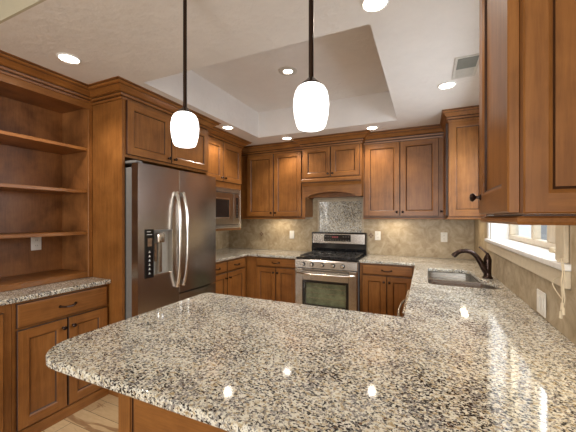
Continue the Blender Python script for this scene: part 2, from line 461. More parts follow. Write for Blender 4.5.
# ------------------------------------------------------------------ cabinet building blocks (local: x width, -y front, z up)
def ringpanel(mb, x0, x1, z0, z1, rings, y_back, end_mat=None, axis_mats=('wood', 'woodx')):
    """nested rectangles: rings = (inset, y, material or None for wood)"""
    prev = None
    allr = []
    for ins, y, m in rings:
        allr.append(([mb.bm.verts.new((x0+ins, y, z0+ins)), mb.bm.verts.new((x1-ins, y, z0+ins)),
                      mb.bm.verts.new((x1-ins, y, z1-ins)), mb.bm.verts.new((x0+ins, y, z1-ins))], m))
    for i_, ((a, _), (b, m)) in enumerate(zip(allr, allr[1:])):
        if m == 'flat':
            i0, y, _m = rings[i_]; i1 = rings[i_+1][0]
            def V(x, z): return mb.bm.verts.new((x, y, z))
            zz = (z0+i0, z0+i1, z1-i1, z1-i0)
            for xa, xb in ((x0+i0, x0+i1), (x1-i1, x1-i0)):
                mb.face([V(xa, zz[0]), V(xb, zz[0]), V(xb, zz[3]), V(xa, zz[3])], axis_mats[0])
            for za, zb_ in ((zz[0], zz[1]), (zz[2], zz[3])):
                mb.face([V(x0+i1, za), V(x1-i1, za), V(x1-i1, zb_), V(x0+i1, zb_)], axis_mats[1])
            continue
        for k in range(4):
            mm = m or (axis_mats[1] if k in (0, 2) else axis_mats[0])
            mb.face([a[k], a[(k+1) % 4], b[(k+1) % 4], b[k]], mm)
    if end_mat: mb.face(allr[-1][0], end_mat)
    else:
        # close the back so the frame is a solid
        pass
    mb.face(list(reversed(allr[0][0])), axis_mats[0])
    return mb
def knob(parent, x, y, z, s=.85):
    o = MB().lathe([(0.0001, 0), (.011*s, 0), (.011*s, .003*s), (.0055*s, .006*s), (.005*s, .015*s), (.009*s, .018*s), (.0155*s, .024*s), (.0165*s, .029*s), (.012*s, .035*s), (.004*s, .037*s), (.0001, .037*s)],
                   (0, 0, 0), '-y', 'bronze', 14).build('knob', parent, loc=(x, y, z))
    return o
def pull(parent, x, y, z, w=.10):
    mb = MB(); pts = []
    for k in range(13):
        t = k/12; a = math.sin(PI*t)
        pts.append((x-w/2+w*t, y-.004-.024*min(1, a*1.6), z-.006*math.sin(PI*t)*1.0))
    rs = [.0062 if 0 < k < 12 else .008 for k in range(13)]
    mb.tube(pts, rs, 'bronze', 8)
    mb.lathe([(.0001, 0), (.010, 0), (.008, .007), (.0001, .007)], (x-w/2, y, z), '-y', 'bronze', 10)
    mb.lathe([(.0001, 0), (.010, 0), (.008, .007), (.0001, .007)], (x+w/2, y, z), '-y', 'bronze', 10)
    return mb.build('pull', parent)
DT = .021
def door(root, x0, x1, z0, z1, kn=None, fw=.058, y=0, name='door', edge='glaze_gap'):
    mb = MB(); yf = y-DT
    g = [(0, y-.001, None), (0, yf+.003, edge), (.003, yf, edge), (fw, yf, 'flat'), (fw+.008, yf+.005, None),  # outer edge rings darkened to paint the shade of the gaps
         (fw+.014, yf+.011, 'glaze_gap')]
    ringpanel(mb, x0, x1, z0, z1, g, y, None)
    d = mb.build(name, root)
    i = fw+.0142
    MB().box(x0+i, x1-i, yf+.0108, y-.003, z0+i, z1-i, 'wood').build(name+'_panel', d)
    if kn: knob(d, kn[0], yf, kn[1])
    return d
def drawer(root, x0, x1, z0, z1, pl=True, y=0):
    mb = MB(); yf = y-DT
    ringpanel(mb, x0, x1, z0, z1, [(0, y-.001, None), (0, yf+.006, 'glaze_gap'), (.003, yf+.003, 'glaze_gap'), (.010, yf, None)], y, 'woodx', ('wood', 'woodx'))  # dark edge rings paint the shaded gap around the drawer
    d = mb.build('drawer', root)
    if pl: pull(d, (x0+x1)/2, yf, (z0+z1)/2, min(.10, (x1-x0)*.4))
    return d
CROWN = [(0, -.108, 0), (.012, -.108, 0), (.014, -.094, 0), (.010, -.090, 1), (.010, -.085, 1), (.024, -.083, 0), (.028, -.070, 0), (.024, -.067, 1), (.024, -.062, 1),
         (.040, -.058, 0), (.060, -.040, 0), (.074, -.030, 0), (.074, -.026, 1), (.088, -.023, 0), (.096, -.012, 0), (.092, -.009, 1), (.092, -.006, 1), (.108, -.005, 0), (.108, -.001, 0), (0, -.001, 0)]
def crown(root, pts, z, k=1.0, prof=CROWN, name='crown_moulding', kz=1.0):
    """sweep the profile along pts (local xy); outward is to the right-hand side of travel"""
    mb = MB(); pts = [Vector(p) for p in pts]; n = len(pts); rows = []
    for i, p in enumerate(pts):
        d0 = (pts[i]-pts[i-1]).normalized() if i > 0 else None
        d1 = (pts[i+1]-pts[i]).normalized() if i < n-1 else None
        ds = [d for d in (d0, d1) if d is not None]
        ns = [Vector((d.y, -d.x)) for d in ds]
        if len(ns) == 2:
            m = (ns[0]+ns[1]); m = m/(m.dot(ns[0]))
        else: m = ns[0]
        rows.append([mb.bm.verts.new((p.x+m.x*o*k, p.y+m.y*o*k, z+h*kz)) for o, h, _ in prof])
    L = len(prof)
    for a, b in zip(rows, rows[1:]):
        for q in range(L):
            r = (q+1) % L
            mb.face([a[q], b[q], b[r], a[r]], 'glaze_gap' if prof[r][2] else 'woodx')
    mb.face(rows[0], 'wood'); mb.face(list(reversed(rows[-1])), 'wood')
    return mb.build(name, root)
RAIL = [(0, 0, 0), (.004, 0, 0), (.010, .006, 0), (.010, .016, 0), (.003, .020, 0), (.003, .028, 1), (0, .030, 0)]

# ------------------------------------------------------------------ left wall: hutch with open bookcase (x -> +Y)
hY0, hY1 = 0.42, 1.598
HX = -2.50
bc = thing('open_bookcase', 'open wooden bookcase with three shelves on the left wall, above the granite hutch counter', 'bookcase', (HX, hY0, 0), PI/2)
W = hY1-hY0; D = -(XL-HX)-.002
zb, zt = .945, 2.278
BKD = .36
mb = MB().box(0, W, BKD, BKD+.012, .916, CZ-.002, 'woodshade'); mb.build('back_panel', bc)
MB().box(0, .02, .0, BKD-.001, .916, CZ-.002, 'woodshade').build('side_panel', bc)
MB().box(W-.02, W-.001, .0, BKD-.001, .916, CZ-.002, 'woodshade').build('side_panel', bc)
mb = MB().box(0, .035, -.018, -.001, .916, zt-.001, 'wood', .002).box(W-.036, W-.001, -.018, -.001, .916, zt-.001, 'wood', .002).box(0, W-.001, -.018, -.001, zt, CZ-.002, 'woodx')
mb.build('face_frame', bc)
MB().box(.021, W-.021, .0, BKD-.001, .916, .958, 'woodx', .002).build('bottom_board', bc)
MB().box(.021, W-.021, .0, BKD-.001, zt+.02, zt+.04, 'woodshade').build('top_board', bc)
for z in (1.285, 1.622, 1.965):
    MB().box(.021, W-.021, .002, BKD-.001, z-.024, z, 'woodx', .002).build('shelf', bc)
crown(bc, [(0, -.018), (W-.002, -.018)], CZ, 1.10, kz=.9)

hb = thing('base_cabinet', 'wooden base cabinet with one wide drawer over two doors, under the bookcase', 'cabinet', (-2.295, .985, 0), PI/2)
w1 = 1.598-.985
MB().box(0, w1, 0, .58, 0, .880, 'wood').build('carcass', hb)
drawer(hb, .018, w1-.018, .715, .865)
door(hb, .018, w1/2-.004, .085, .700, (w1/2-.032, .640))
door(hb, w1/2+.004, w1-.018, .085, .700, (w1/2+.032, .640))
MB().box(.0, w1, -.012, -.001, 0, .072, 'woodx', .002).build('base_board', hb)
hb2 = thing('base_cabinet', 'wooden end cabinet with full height panel door at the left edge of the hutch counter', 'cabinet', (-2.295, .42, 0), PI/2)
w2 = .563
MB().box(0, w2, 0, .58, 0, .880, 'wood').build('carcass', hb2)
door(hb2, .03, w2-.045, .085, .830, (.06, .55))
MB().box(.0, w2, -.012, -.001, 0, .072, 'woodx', .002).build('base_board', hb2)
o = curve_mesh('granite_countertop', [fillet([(XL+.002, .40), (-2.255, .40), (-2.255, 1.597), (XL+.002, 1.597)], [0, .01, .005, 0])], .882, .914, 'granite', .007)
tag(o, 'short speckled granite countertop on the hutch beneath the bookcase', 'countertop')

# outlets and switches
def plate(loc, rz, label, kind='outlet', group=None):
    t = thing('wall_outlet' if kind == 'outlet' else 'light_switch', label, 'outlet' if kind == 'outlet' else 'switch', loc, rz, group)
    w_ = .036 if kind != 'double' else .058
    MB().box(-w_, w_, -.006, -.0005, -.058, .058, 'white', .003).build('cover_plate', t)
    if kind == 'outlet':
        for z in (-.021, .021):
            s = MB().box(-.016, .016, -.0085, -.0062, z-.013, z+.013, 'white', .002)
            s.box(-.007, -.005, -.0092, -.0086, z-.004, z+.006, 'slot').box(.005, .007, -.0092, -.0086, z-.004, z+.006, 'slot')
            s.build('socket', t)
    else:
        for x in ((0,) if kind == 'switch' else (-.024, .024)):
            MB().box(x-.015, x+.015, -.009, -.0062, -.032, .032, 'white', .002).build('rocker', t)
    return t
plate((HX-BKD, 1.384, 1.195), PI/2, 'white outlet on the back panel of the bookcase')
plate((-1.795, YB-T-.001, 1.15), 0, 'white switch plate on the tile left of the stove', 'switch')
plate((-.567, YB-T-.001, 1.165), 0, 'white outlet on the tile just right of the stove')
plate((.205, YB-T-.001, 1.165), 0, 'white outlet on the back tile behind the sink corner')
plate((XR-T-.001, 1.845, .985), -PI/2, 'white switch plate on the right wall tile below the window', 'double')

# ------------------------------------------------------------------ refrigerator surround and cabinet above it
FX = -2.135
fc = thing('refrigerator_cabinet', 'tall wooden surround with side panel and two doors above the refrigerator', 'cabinet', (FX, 1.60, 0), PI/2)
DD = -(XL-FX)-.002
WF = 2.612-1.60
MB().box(0, .024, 0, DD, 0, CZ-.002, 'wood').build('side_panel', fc)
MB().box(WF-.02, WF, 0, DD, 0, CZ-.002, 'wood').build('side_panel', fc)
MB().box(.0245, WF-.0205, 0, DD, 1.875, CZ-.002, 'wood').build('carcass', fc)
door(fc, .030, .478, 1.895, 2.318, (.446, 1.935))
door(fc, .486, WF-.012, 1.895, 2.318, (.518, 1.935))
crown(fc, [(-.0015, .345), (-.0015, -.001), (WF-.03, -.001), (WF-.03, .12)], CZ, 1.06)

# refrigerator
fg = thing('refrigerator', 'stainless steel side by side refrigerator with water dispenser in its left door', 'refrigerator', (-2.0, 1.632, 0), PI/2)
FW, FT = .955, 1.822
MB().box(.004, FW-.004, .075, .85, .03, FT-.03, 'greyplastic', .004).build('body', fg)
MB().box(.03, FW-.03, .06, .10, 0, .09, 'greyplastic').build('toe_grille', fg)
SP = .427
def fdoor(x0, x1, z0, z1, holes=None, nm='door'):
    prof = [(x0, .07), (x0, .012), (x0+.012, .0), (x1-.012, 0), (x1, .012), (x1, .07)]
    mb = MB()
    if holes is None:
        # gently crowned front
        n = 10; pts = [(x0, .068), (x0, .012)]
        for k in range(n+1):
            t = k/n; x = x0+.006+(x1-x0-.012)*t
            pts.append((x, .004-.010*(1-(2*t-1)**2)))
        pts += [(x1, .012), (x1, .068)]
        mb.prism(pts, z0, z1, 'steel', 'xy')
        return mb.build(nm, fg, sm=True)
    hx0, hx1, hz0, hz1 = holes
    mb.box(x0, hx0, 0, .068, z0, z1, 'steel').box(hx1, x1, 0, .068, z0, z1, 'steel')
    mb.box(hx0, hx1, 0, .068, z0+.0, hz0, 'steel').box(hx0, hx1, 0, .068, hz1, z1, 'steel')
    mb.box(hx0-.001, hx1+.001, .05, .068, hz0, hz1, 'steel')
    return mb.build(nm, fg)
ld = fdoor(0, SP-.003, .10, FT, (.148, .352, .925, 1.300))
rd = fdoor(SP+.003, FW, .728, FT)
lr = fdoor(SP+.003, FW, .10, .716, nm='lower_door')
hng = MB().box(.0, .07, .03, .16, FT+.001, FT+.022, 'greyplastic', .004).build('hinge_cover', fg)
def bowhandle(x, side, parent):
    mb = MB(); pts = []
    z0, z1 = .795, 1.625
    for k in range(21):
        t = k/20; z = z0+(z1-z0)*t
        pts.append((x+side*.008*(1-(2*t-1)**2)*-1, -.012-.036*(1-(2*t-1)**4)-.010*(1-(2*t-1)**2), z))
    mb.tube(pts, [.0155]*21, 'handle', 12)
    for z in (z0+.02, z1-.02): mb.box(x-.011, x+.011, -.035, .0, z-.018, z+.018, 'handle', .004)
    return mb.build('door_handle', parent)
bowhandle(SP-.040, 1, ld); bowhandle(SP+.036, -1, rd)
dp = MB()
dp.box(.062, .146, -.006, -.0005, .918, 1.306, 'black', .003)
dp = dp.build('dispenser_display', fg)
for k, z in enumerate((1.262, 1.285)): MB().box(.078, .126-.012*k, -.0068, -.0062, z, z+.005, 'print').build('printed_line', dp)
for k in range(6):
    pr = MB(); z = .950+k*.034; pr.prism([(.092, z), (.112, z), (.112, z+.004), (.106, z+.005), (.106, z+.016), (.099, z+.016), (.099, z+.005), (.092, z+.004)], -.0068, -.0062, 'print'); pr.build('printed_symbol', dp)
MB().box(.084, .124, -.0068, -.0062, 1.17, 1.235, 'accent').build('display_window', dp)
dn = MB()
dn.box(.149, .352, .044, .0499, .926, 1.299, 'recess')
dn.box(.149, .352, -.004, .044, .926, .938, 'handle', .002)
dn.box(.341, .352, -.006, .044, .939, 1.299, 'handle', .002).box(.149, .341, -.005, .044, 1.287, 1.299, 'greyplastic', .002)
dn.build('dispenser_recess', ld)
ch = MB().lathe([(.0001, 0), (.036, 0), (.042, .02), (.042, .065), (.030, .078), (.0001, .078)], (.222, .012, 1.195), 'z', 'handle', 18)
ch.build('ice_chute', ld)
MB().box(.208, .246, .008, .022, .945, 1.190, 'steelx', .004).build('dispenser_paddle', ld)
MB().box(.166, .188, .008, .020, 1.04, 1.19, 'accent', .003).build('water_nozzle', ld)
bd = MB().lathe([(.0001, 0), (.0125, 0), (.0125, .0035), (.0001, .0035)], (FW-.045, .0035, FT-.045), '-y', 'handle', 20).build('badge', fg)
text_mesh('badge_lettering', 'LG', .013, 'slot', bd, (FW-.045, -.0008, FT-.045), (PI/2, 0, 0))

# ------------------------------------------------------------------ microwave cabinet
MX, MY0, MY1 = -2.262, 2.614, 3.445
mc = thing('microwave_cabinet', 'wooden wall cabinet with two doors holding the built in microwave', 'cabinet', (MX, MY0, 0), PI/2)
wm = MY1-MY0; MD = -(XL-MX)-.002
MB().box(0, wm, 0, MD, 1.775, CZ-.002, 'wood').build('carcass', mc)
MB().box(0, .022, 0, MD, 1.240, 1.774, 'wood').build('side_panel', mc)
MB().box(wm-.022, wm, 0, MD, 1.240, 1.774, 'wood').build('side_panel', mc)
MB().box(.0225, wm-.0225, 0, MD, 1.240, 1.269, 'woodx').build('bottom_board', mc)
MB().box(.0225, wm-.0225, MD-.012, MD, 1.270, 1.774, 'wood').build('back_board', mc)
door(mc, .012, wm/2-.003, 1.842, 2.318, (wm/2-.032, 1.885))
door(mc, wm/2+.003, wm-.012, 1.842, 2.318, (wm/2+.032, 1.885))
crown(mc, [(.0, 0), (wm, 0), (wm, .30)], CZ, 1.05)
mw = thing('microwave', 'built in stainless microwave with vented trim frame and dark window', 'microwave', (MX, MY0+.024, 1.270), PI/2)
mwW, mwH = wm-.048, .500
tf = MB()
tf.box(0, mwW, -.022, -.0165, mwH-.006, mwH, 'handle').box(0, mwW, -.022, -.0165, 0, .006, 'handle').box(mwW-.012, mwW, -.022, -.0165, .007, mwH-.007, 'handle').box(0, .012, -.022, -.0165, .007, mwH-.007, 'handle')
tf.box(0, mwW, -.016, -.001, mwH-.055, mwH, 'steelx', .003).box(0, mwW, -.016, -.001, 0.0, .04, 'steelx', .003)
tf.box(0, .045, -.016, -.001, .04, mwH-.055, 'steelx', .002).box(mwW-.045, mwW, -.016, -.001, .04, mwH-.055, 'steelx', .002)
tf = tf.build('trim_frame', mw)
for k in range(4): MB().box(.05, mwW-.05, -.0175, -.0162, mwH-.047+k*.010, mwH-.041+k*.010, 'slot').build('vent_slot', tf)
for k in range(2): MB().box(.05, mwW-.05, -.0175, -.0162, .012+k*.012, .020+k*.012, 'slot').build('vent_slot', tf)
MB().box(.03, mwW-.03, 0, .42, .01, mwH-.02, 'greyplastic').build('body', mw)
md = MB().box(.050, mwW-.172, -.022, -.001, .046, mwH-.061, 'mwsteel', .004).build('door', mw)
MB().box(.085, mwW-.275, -.0245, -.0222, .135, mwH-.145, 'black').build('door_window', md)
wf = MB()
wf.box(.073, .085, -.0285, -.0222, .123, mwH-.133, 'handle').box(mwW-.275, mwW-.258, -.0285, -.0222, .123, mwH-.133, 'handle')
wf.box(.085, mwW-.275, -.0285, -.0222, .123, .135, 'handle').box(.085, mwW-.275, -.0285, -.0222, mwH-.145, mwH-.133, 'handle')
wf.build('window_frame', md)
cp = MB().box(mwW-.166, mwW-.050, -.022, -.001, .046, mwH-.061, 'mwsteel', .003).build('control_panel', mw)
MB().box(mwW-.120, mwW-.070, -.0235, -.0222, .130, mwH-.110, 'black').build('keypad', cp)
for i in range(3):
    for q in range(5): MB().box(mwW-.115+i*.015, mwW-.106+i*.015, -.0242, -.0236, .140+q*.035, .155+q*.035, 'slot').build('key', cp)

# ------------------------------------------------------------------ back wall upper cabinets
UY = 3.800
def upper(x0, x1, doors, label, z0=1.412, right_rail=True, left=0):
    t = thing('wall_cabinet', label, 'cabinet', (x0, UY, 0))
    w_ = x1-x0
    MB().box(0, w_, 0, YB-UY-.002, z0, CZ-.002, 'wood').build('carcass', t)
    for a, b, k in doors: door(t, a-x0, b-x0, z0+.008, 2.295, (k-x0, z0+.055))
    crown(t, [(0, 0), (w_, 0)], CZ, .98, kz=1.15)
    crown(t, [(0, .002), (w_, .002)], z0-.030, 1.0, RAIL, 'light_rail')
    return t
upper(-2.60, -1.470, [(-2.375, -1.944, -1.975), (-1.936, -1.520, -1.905)], 'wooden double door wall cabinet between microwave and stove hood')
upper(-.700, .198, [(-.680, -.277, -.306), (-.269, .135, -.240)], 'wooden double door wall cabinet right of the stove hood')

# hood
HY = 3.700
hd = thing('range_hood', 'wooden mantel hood cabinet with two doors and arched valance above the stove', 'hood', (-1.468, HY, 0))
hw = 1.468-.702
dpt = YB-HY-.002
MB().box(0, hw, 0, dpt, 1.872, CZ-.002, 'wood').build('carcass', hd)
door(hd, .022, hw/2-.003, 1.918, 2.295, (hw/2-.030, 1.955), .052)
door(hd, hw/2+.003, hw-.022, 1.918, 2.295, (hw/2+.030, 1.955), .052)
crown(hd, [(-.001, dpt-.31), (-.001, -.001), (hw+.001, -.001), (hw+.001, dpt-.31)], CZ, 1.0, kz=1.1)
crown(hd, [(0, -.001), (hw, -.001)], 1.806, 1.0, [(0, 0, 0), (.008, 0, 1), (.014, .012, 0), (.034, .030, 0), (.034, .036, 1), (.050, .040, 0), (.050, .060, 0), (.040, .068, 0), (0, .070, 0)], 'mantel_moulding', 1.36)
n = 24; arch = [(0, 1.871), (0, 1.665), (.07, 1.665)]
for k in range(n+1):
    t = k/n; x = .07+(hw-.14)*t; s_ = math.sin(PI*t)
    arch.append((x, 1.672+.058*s_**.7))
arch += [(hw-.07, 1.665), (hw, 1.665), (hw, 1.871)]
MB().prism(arch, 0, .022, 'woodx', 'xz').build('arched_valance', hd)
MB().box(0, .02, .023, dpt-.01, 1.667, 1.871, 'wood').build('side_panel', hd)
MB().box(hw-.02, hw, .023, dpt-.01, 1.667, 1.871, 'wood').build('side_panel', hd)
MB().box(.021, hw-.021, .20, dpt-.012, 1.676, 1.80, 'woodshade').build('hood_liner', hd)

# ------------------------------------------------------------------ base cabinets on the back wall and left run
BY = 3.525
LB = -2.225
lr_ = thing('base_cabinet', 'wooden base cabinets with drawers beneath the microwave, beside the refrigerator', 'cabinet', (LB, 2.648, 0), PI/2)
wl = BY-2.648-.045
MB().box(0, wl+.04, 0, -(XL-LB)-.002, 0.10, .880, 'wood').build('carcass', lr_)
MB().box(0, wl+.04, .06, -(XL-LB)-.02, 0, .099, 'woodshade').build('toe_kick', lr_)
drawer(lr_, .015, wl/2-.004, .745, .865); drawer(lr_, wl/2+.004, wl-.015, .745, .865)
door(lr_, .015, wl/2-.004, .115, .730, (wl/2-.035, .665)); door(lr_, wl/2+.004, wl-.015, .115, .730, (wl/2+.04, .665))
bl = thing('base_cabinet', 'wooden base cabinet with drawer and two doors left of the stove', 'cabinet', (-2.224, BY, 0))
wb = 2.224-1.458
MB().box(.0, wb, 0, YB-BY-.002, .10, .880, 'wood').build('carcass', bl)
MB().box(.0, wb, .06, YB-BY-.02, 0, .099, 'woodshade').build('toe_kick', bl)
drawer(bl, .165, wb-.012, .765, .872)
door(bl, .165, .165+(wb-.177)/2-.003, .115, .752, (.165+(wb-.177)/2-.03, .690)); door(bl, .165+(wb-.177)/2+.003, wb-.012, .115, .752, (.165+(wb-.177)/2+.03, .690))
br_ = thing('base_cabinet', 'wooden base cabinet with drawer and two doors right of the stove', 'cabinet', (-.688, BY, 0))
wr = .688-.072
MB().box(.0, wr, 0, YB-BY-.002, .10, .880, 'wood').build('carcass', br_)
MB().box(.0, wr, .06, YB-BY-.02, 0, .099, 'woodshade').build('toe_kick', br_)
drawer(br_, .030, wr-.050, .760, .866)
mx_ = (.030+wr-.050)/2
door(br_, .030, mx_-.003, .115, .748, (mx_-.03, .685)); door(br_, mx_+.003, wr-.050, .115, .748, (mx_+.03, .685))

o = curve_mesh('granite_countertop', [fillet([(XL+.002, 2.648), (-2.195, 2.648), (-2.195, 3.495), (-1.456, 3.495), (-1.456, YB-.002), (XL+.002, YB-.002)], [0, .01, 0, .004, 0, 0])], .882, .914, 'granite', .007)
tag(o, 'speckled granite countertop in the corner between refrigerator and stove', 'countertop')
# U of worktop: back right, sink run, peninsula
PX, PY0, PY1 = -1.305, .600, 1.580
outl = [(PX, PY0), (XR-.002, PY0), (XR-.002, YB-.002), (-.690, YB-.002), (-.690, 3.495), (-.098, 3.495), (-.098, PY1), (PX, PY1)]
hole = [(.020, 2.445), (.478, 2.445), (.470, 2.66), (.392, 2.80), (.368, 3.23), (.020, 3.23)]
o = curve_mesh('granite_countertop', [fillet(outl, [.16, 0, 0, 0, .004, .01, .01, .05], 10), fillet(hole, [.06, .06, .05, .08, .07, .06], 6)], .882, .914, 'granite', .007)
tag(o, 'large speckled granite worktop of the peninsula, running back past the sink to the stove', 'countertop')

# sink
sk = thing('sink', 'stainless double bowl undermount sink below the window', 'sink', (0, 0, 0))
def bowl(pts, rad, z0, z1, nm='bowl'):
    mb = MB(); a = fillet(pts, rad, 6)
    c = Vector((sum(p[0] for p in pts)/len(pts), sum(p[1] for p in pts)/len(pts)))
    def ring(s, z): return [mb.bm.verts.new((c.x+(p[0]-c.x)*s, c.y+(p[1]-c.y)*s, z)) for p in a]
    rs = [ring(1.07, z1), ring(1.0, z1), ring(.985, z0+.03), ring(.95, z0+.008), ring(.88, z0)]
    for p, q in zip(rs, rs[1:]):
        for k in range(len(a)): mb.face([p[k], p[(k+1) % len(a)], q[(k+1) % len(a)], q[k]], 'sinksteel')
    mb.face(rs[-1], 'sinksteel'); mb.smooth = True
    o = mb.build(nm, sk)
    MB().lathe([(.0001, 0), (.042, 0), (.045, .003), (.030, .004), (.0001, .002)], (c.x, c.y, z0+.001), 'z', 'handle', 20).build('drain', o)
bowl([(.012, 2.437), (.484, 2.437), (.478, 2.67), (.42, 2.825), (.012, 2.825)], .05, .690, .880)
bowl([(.012, 2.855), (.385, 2.855), (.375, 3.235), (.012, 3.235)], .05, .700, .878)
MB().box(.03, .40, 2.826, 2.854, .862, .877, 'sinksteel', .005, 2).build('divider', sk)

# faucet
fa = thing('faucet', 'oil rubbed bronze faucet with arched pull out spout and side lever behind the sink', 'faucet', (.452, 2.86, .914))
MB().lathe([(.0001, 0.0), (.036, 0), (.038, .006), (.032, .014), (.028, .022), (.0265, .05), (.0275, .10), (.029, .135), (.029, .150), (.022, .172), (.013, .192), (.007, .205), (.0001, .207)], (0, 0, .0006), 'z', 'bronze', 20).build('body', fa)
sp = []
for x, z in ((-.008, .045), (-.030, .085), (-.052, .130), (-.072, .165), (-.095, .192), (-.122, .209), (-.155, .216), (-.188, .212), (-.212, .200), (-.228, .186)):
    sp.append((x, -.01+x*.12, z))
MB().tube(sp, [.024, .0225, .021, .0195, .018, .017, .017, .0175, .0185, .0195], 'bronze', 14).build('spout', fa)
MB().tube([(-.225, -.037, .189), (-.238, -.0385, .177), (-.246, -.040, .168)], [.0195, .021, .018], 'bronze', 14).build('spray_head', fa)
MB().tube([(-.002, 0, .195), (-.016, .003, .212), (-.036, .007, .232), (-.056, .010, .250)], [.008, .007, .006, .0075], 'bronze', 10).build('lever', fa)

# right run beneath the worktop
RB = -.070
pc = thing('sink_base_cabinet', 'wooden base cabinet under the sink, facing the kitchen floor', 'cabinet', (RB, 3.45, 0), -PI/2)
ws = 3.45-2.49
MB().box(0, .02, 0, .56, .1, .85, 'wood').build('side_panel', pc)
MB().box(ws-.02, ws, 0, .56, .1, .85, 'wood').build('side_panel', pc)
MB().box(.021, ws-.021, 0, .56, .1, .12, 'wood').build('bottom_board', pc)
MB().box(0, ws, .06, .5, 0, .099, 'woodshade').build('toe_kick', pc)
drawer(pc, .01, ws-.01, .745, .865, False)
door(pc, .01, ws/2-.003, .115, .73, (ws/2-.035, .66)); door(pc, ws/2+.003, ws-.01, .115, .73, (ws/2+.035, .66))
dw = thing('dishwasher', 'stainless dishwasher with bowed bar handle under the worktop near the peninsula', 'dishwasher', (-.07, 2.410, 0), -PI/2)
MB().box(.004, .596, 0, .55, .02, .87, 'greyplastic').build('body', dw)
dd = MB().box(.002, .598, -.050, -.001, .10, .868, 'steel', .006, 2).build('door', dw)
hp = []
for k in range(17):
    t = k/16; hp.append((.05+.5*t, -.056-.030*(1-(2*t-1)**2)**.6, .80))
MB().tube(hp, .008, 'steel', 10).build('door_handle', dd)

pb = thing('peninsula_cabinet', 'wooden peninsula base with framed back panels under the granite overhang', 'cabinet', (0, 0, 0))
bx0, by0, by1 = -1.205, .885, 1.55
MB().box(bx0+.02, .50, by0+.012, by1-.012, 0.0, .880, 'wood').build('carcass', pb)
pfr = MB().box(bx0, bx0+.072, by0, by0+.011, 0, .880, 'wood', .002).build('corner_post', pb)
MB().box(bx0, bx0+.0195, by0+.0125, by1-.012, 0, .880, 'wood').build('end_panel', pb)
for k in range(2):
    xa = bx0+.078+k*.81; xb = xa+.80
    m_ = MB(); yf = by0
    ringpanel(m_, xa, xb, .10, .872, [(0, by0+.0115, None), (0, yf+.002, None), (.002, yf, None), (.006, yf+.0, None), (.010, yf+.006, 'glaze_gap'), (.016, yf+.008, None)], 0, 'woodx')
    m_.build('back_panel', pb)
MB().box(bx0+.073, .495, by0-.006, by0+.011, 0, .095, 'woodx', .002).build('base_board', pb)
dk = bpy.data.objects.new('tmp', None)
for k in range(2):
    d_ = door(pb, -.0, .5, .115, .86, (.45 if k == 0 else .05, .78))
    d_.rotation_euler = (0, 0, PI); d_.location = (-.64+.53*k, by1-.012, 0)

# ------------------------------------------------------------------ range
rg = thing('gas_range', 'freestanding stainless gas range with black cooktop and digital display on its backguard', 'stove', (-1.450, 3.435, 0))
RW = .756
MB().box(.003, RW-.003, .03, .625, .03, .895, 'greyplastic').build('body', rg)
MB().box(.03, RW-.03, .08, .5, 0, .029, 'black').build('toe_kick', rg)
MB().box(0, RW, .0, .635, .896, .916, 'black', .005, 2).build('cooktop', rg)
# control panel, tilted
cpn = MB().prism([(-.004, .895), (-.022, .880), (-.028, .800), (.029, .800), (.029, .895)], 0, RW, 'steelx', 'yz').build('control_panel', rg)
for x in (.105, .215, .345, .475, .590):
    MB().lathe([(.0001, 0), (.024, 0), (.024, .006), (.0001, .006)], (x, -.0275, .842), '-y', 'black', 18).lathe([(.0001, .0062), (.017, .0062), (.016, .026), (.013, .029), (.0001, .029)], (x, -.0275, .842), '-y', 'handle', 18).build('control_knob', cpn)
od = MB()
od.box(.004, .100, -.036, .028, .20, .790, 'steelx', .004).box(RW-.100, RW-.004, -.036, .028, .20, .790, 'steelx', .004)
od.box(.099, RW-.099, -.036, .028, .655, .790, 'steelx', .002).box(.099, RW-.099, -.036, .028, .20, .335, 'steelx', .002)
od = od.build('oven_door', rg)
wf = MB().box(.099, .128, -.034, -.010, .336, .654, 'black').box(RW-.128, RW-.099, -.034, -.010, .336, .654, 'black').box(.128, RW-.128, -.034, -.010, .626, .654, 'black').box(.128, RW-.128, -.034, -.010, .336, .362, 'black')
wf.build('window_frame', od)
MB().box(.128, RW-.128, .012, .0295, .362, .626, 'ovenglass').build('oven_cavity', rg)
for z in (.44, .50, .56):
    MB().box(.130, RW-.130, -.004, -.001, z, z+.004, 'steelx').build('oven_rack', rg)
MB().box(.126, RW-.126, -.0365, -.0345, .360, .628, 'glass').build('oven_window', od)
MB().box(.10, RW-.10, -.0375, -.0362, .762, .782, 'slot').build('vent_slot', od)
hp = [(.030+(RW-.06)*k/16, -.036-.050*(1-(2*k/16-1)**4), .738-.006*math.sin(PI*k/16)) for k in range(17)]
MB().tube(hp, .0135, 'handle', 12).build('oven_handle', od)
MB().box(.004, RW-.004, -.030, .028, .045, .190, 'steelx', .004).build('storage_drawer', rg)
# backguard
bgd = MB().prism([(.555, .917), (.545, .985), (.560, 1.040), (.560, 1.200), (.600, 1.205), (.636, 1.190), (.636, .917)], .004, RW-.004, 'black', 'yz').build('backguard', rg)
pn = MB().box(.020, RW-.020, .552, .559, 1.052, 1.182, 'steelx', .002).build('backguard_panel', bgd)
ds = MB().box(.185, RW-.205, .5485, .5515, 1.082, 1.172, 'black', .001)
ds = ds.build('display', rg)
for k in range(4): MB().box(.300+k*.022, .314+k*.022, .5475, .5483, 1.128, 1.150, 'red').build('display_digit', ds)
for i in range(10):
    for q in range(2):
        if 3 <= i <= 6 and q: continue
        MB().box(.200+i*.035, .216+i*.035, .5475, .5483, 1.094+q*.046, 1.103+q*.046, 'slot').build('key', ds)
def burner(x, y, r):
    MB().lathe([(.0001, 0), (r, 0), (r*.95, .010), (r*.7, .012), (r*.7, .018), (r*.62, .022), (.0001, .022)], (x, y, .9165), 'z', 'iron', 18).build('burner', rg)
